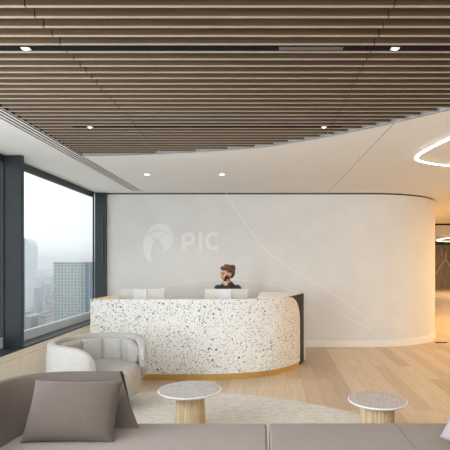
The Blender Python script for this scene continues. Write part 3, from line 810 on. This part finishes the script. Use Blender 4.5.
def pillow(name, wdt, hgt, thick, mat, seed=1, n=28):
    bm = bmesh.new(); rnd = random.Random(seed)
    ph_ = [rnd.uniform(0, 6.28) for _ in range(8)]
    G = {}
    for side in (1, -1):
        for i in range(n+1):
            for j in range(n+1):
                u = -1+2*i/n; v = -1+2*j/n
                if side == -1 and (i in (0,n) or j in (0,n)): G[(side,i,j)] = G[(1,i,j)]; continue
                f = max(0, (1-abs(u)**3.0))**.55*max(0, (1-abs(v)**3.0))**.55
                wr = .035*math.sin(9*u*v+ph_[0])*(abs(u)+abs(v))*.5 + .03*math.sin(13*u+ph_[1]+4*v)*abs(v)**3 + .03*math.sin(11*v+ph_[2]-3*u)*abs(u)**3
                x = u*wdt/2*(1-.045*(1-abs(u))*0-.05*(1-v*v)*abs(u)**4*0+.02*abs(v)**4) ; z = v*hgt/2*(1-.06*(1-abs(u)**2)*abs(v)**4+.03*abs(u)**4)
                x *= (1-.04*(1-abs(v)**2)*abs(u)**4)
                y = side*thick/2*f*(1+wr)
                G[(side,i,j)] = bm.verts.new((x, -y, z))
    for side in (1, -1):
        for i in range(n):
            for j in range(n):
                q = [G[(side,i,j)], G[(side,i+1,j)], G[(side,i+1,j+1)], G[(side,i,j+1)]]
                try: bm.faces.new(q if side == 1 else q[::-1])
                except ValueError: pass
    o = obj(name, bm, mat, smooth=True); o.modifiers.new('s', 'SUBSURF').render_levels = 1
    return o
pl = pillow('cushion', .555, .375, .17, M['pillow'], 2)
pl.location = (-1.165, 2.725, .582); pl.rotation_euler = (D(-29), D(1.0), D(2))
tag(pl, 'brown velvet cushion leaning on the sofa backrest at bottom left', 'cushion')
pb_ = bmesh.new()
pl2 = pillow('cushion', .50, .36, .15, M['pillow2'], 5)
pl2.location = (1.245, 2.36, .60); pl2.rotation_euler = (D(-25), D(12), D(-55))
tag(pl2, 'pale grey cushion cut off by the bottom right corner', 'cushion')

# ------------------------------------------------------------------ city outside
GZ = -95
city = tag(obj('city_ground', B(-6500, 200, 120, 8000, GZ-2, GZ), M['cityground']), 'hazy ground of the city far below the window', 'ground')
city['kind'] = 'structure'
def at(px, d): return (px-262)/F*d
def tower(name, label, cat, px0, px1, pytop, d, depth, mat, roofmat):
    x0, x1 = at(px0, d), at(px1, d); zt = 1.5+(262-pytop)*d/F
    t = thing(name, label, cat, ((x0+x1)/2, d+depth/2, GZ))
    w2 = (x1-x0)/2; hh = zt-GZ
    return t, w2, depth/2, hh
# grey-green office block
t, w2, dp, hh = tower('office_block', 'grey-green gridded office block outside the window, flat roofed', 'building', 53.5, 84, 263.5, 480, 34, None, None)
obj('facade', B(-w2, w2, -dp, dp, 0, hh), M['fac_green'], t)
rb_ = bmesh.new(); box(rb_, -w2-.4, w2+.4, -dp-.4, dp+.4, hh+.01, hh+1.1); obj('roof_edge', rb_, M['roof'][0], t)
t, w2, dp, hh = tower('office_block', 'dark blue glass office block outside, right of the grey-green block', 'building', 84.5, 100, 263, 470, 40, None, None)
obj('facade', B(-w2, w2, -dp, dp, 0, hh), M['fac_blue'], t)
fb = bmesh.new()
for k in range(4): box(fb, -w2+k*5.2, -w2+k*5.2+.8, -dp-.8, -dp-.05, 0, hh)
obj('fin', fb, M['fac_low'][3], t)
obj('roof_edge', B(-w2-.4, w2+.4, -dp-.4, dp+.4, hh+.01, hh+1.1), M['roof'][0], t)
# curved tower, swelling towards its rounded top
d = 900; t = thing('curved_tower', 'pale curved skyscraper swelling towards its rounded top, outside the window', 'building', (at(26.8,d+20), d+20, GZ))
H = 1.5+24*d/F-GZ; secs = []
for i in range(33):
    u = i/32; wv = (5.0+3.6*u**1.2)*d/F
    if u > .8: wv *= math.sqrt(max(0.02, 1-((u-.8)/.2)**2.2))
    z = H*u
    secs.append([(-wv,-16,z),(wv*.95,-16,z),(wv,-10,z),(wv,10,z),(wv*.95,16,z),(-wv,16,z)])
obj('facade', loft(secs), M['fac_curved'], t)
# tower at the far left sliver
t, w2, dp, hh = tower('office_block', 'blue office tower glimpsed at the extreme left edge through the window', 'building', -40, 2.5, 236, 420, 40, None, None)
obj('facade', B(-w2, w2, -dp, dp, 0, hh), M['fac_blue'], t)
t, w2, dp, hh = tower('office_block', 'slim pale distant block at the foot of the curved skyscraper', 'building', 34, 37.5, 288, 800, 20, None, None)
obj('facade', B(-w2, w2, -dp, dp, 0, hh), M['fac_low'][2], t)
rc_ = random.Random(11); placed = []
rowd = [420, 470, 530, 600, 690, 800, 930, 1100, 1350, 1700, 2200, 3000]
for ri, d in enumerate(rowd):
    px = 12 + rc_.uniform(0, 3)
    while px < 56 and not (d < 470 and px > 60):
        wpx = rc_.uniform(5, 11)*(1 if d < 900 else .7); x0, x1 = at(px, d), at(px+wpx, d)
        if not (d > 400 and px+wpx > 52.5 and d < 540) and not (680 < d < 1000 and px < 41):
            hgt = rc_.uniform(9, 26)*(1+d/3000); dep = min(rc_.uniform(18, 38), (rowd[min(ri+1, len(rowd)-1)]-d)*.8 or 40)
            wi = rc_.randrange(4); ri_ = rc_.randrange(5); dist = 'in the nearer rows' if d < 620 else ('middle distance' if d < 1200 else 'far off in haze')
            bx = thing('city_building', 'low %s city building outside with %s roof, %s' % (['pale stone','brown','blue-grey','whitish'][wi], ['mid grey','pale grey','dark grey','tan','greenish'][ri_], dist), 'building', ((x0+x1)/2, d+dep/2, GZ), 0, 'low city buildings beyond the window')
            w2 = (x1-x0)/2
            obj('walls', B(-w2, w2, -dep/2, dep/2, 0, hgt), M['fac_low'][wi], bx)
            obj('roof', B(-w2-.4, w2+.4, -dep/2-.4, dep/2+.4, hgt+.01, hgt+.8), M['roof'][ri_], bx)
        px += wpx+rc_.uniform(.8, 3)
# real haze over the city
hm = bpy.data.materials.new('haze'); hm.use_nodes = True; hn = hm.node_tree; hn.nodes.remove(hn.nodes['Principled BSDF'])
vsn = hn.nodes.new('ShaderNodeVolumeScatter'); vsn.inputs['Color'].default_value = (.97,.985,1,1); vsn.inputs['Density'].default_value = .0006
hn.links.new(vsn.outputs[0], hn.nodes['Material Output'].inputs['Volume'])
hz = obj('haze', B(-6000, -90, 330, 7500, GZ-1, 50), hm); tag(hz, 'pale haze hanging over the city outside the window', 'haze', kind='stuff')
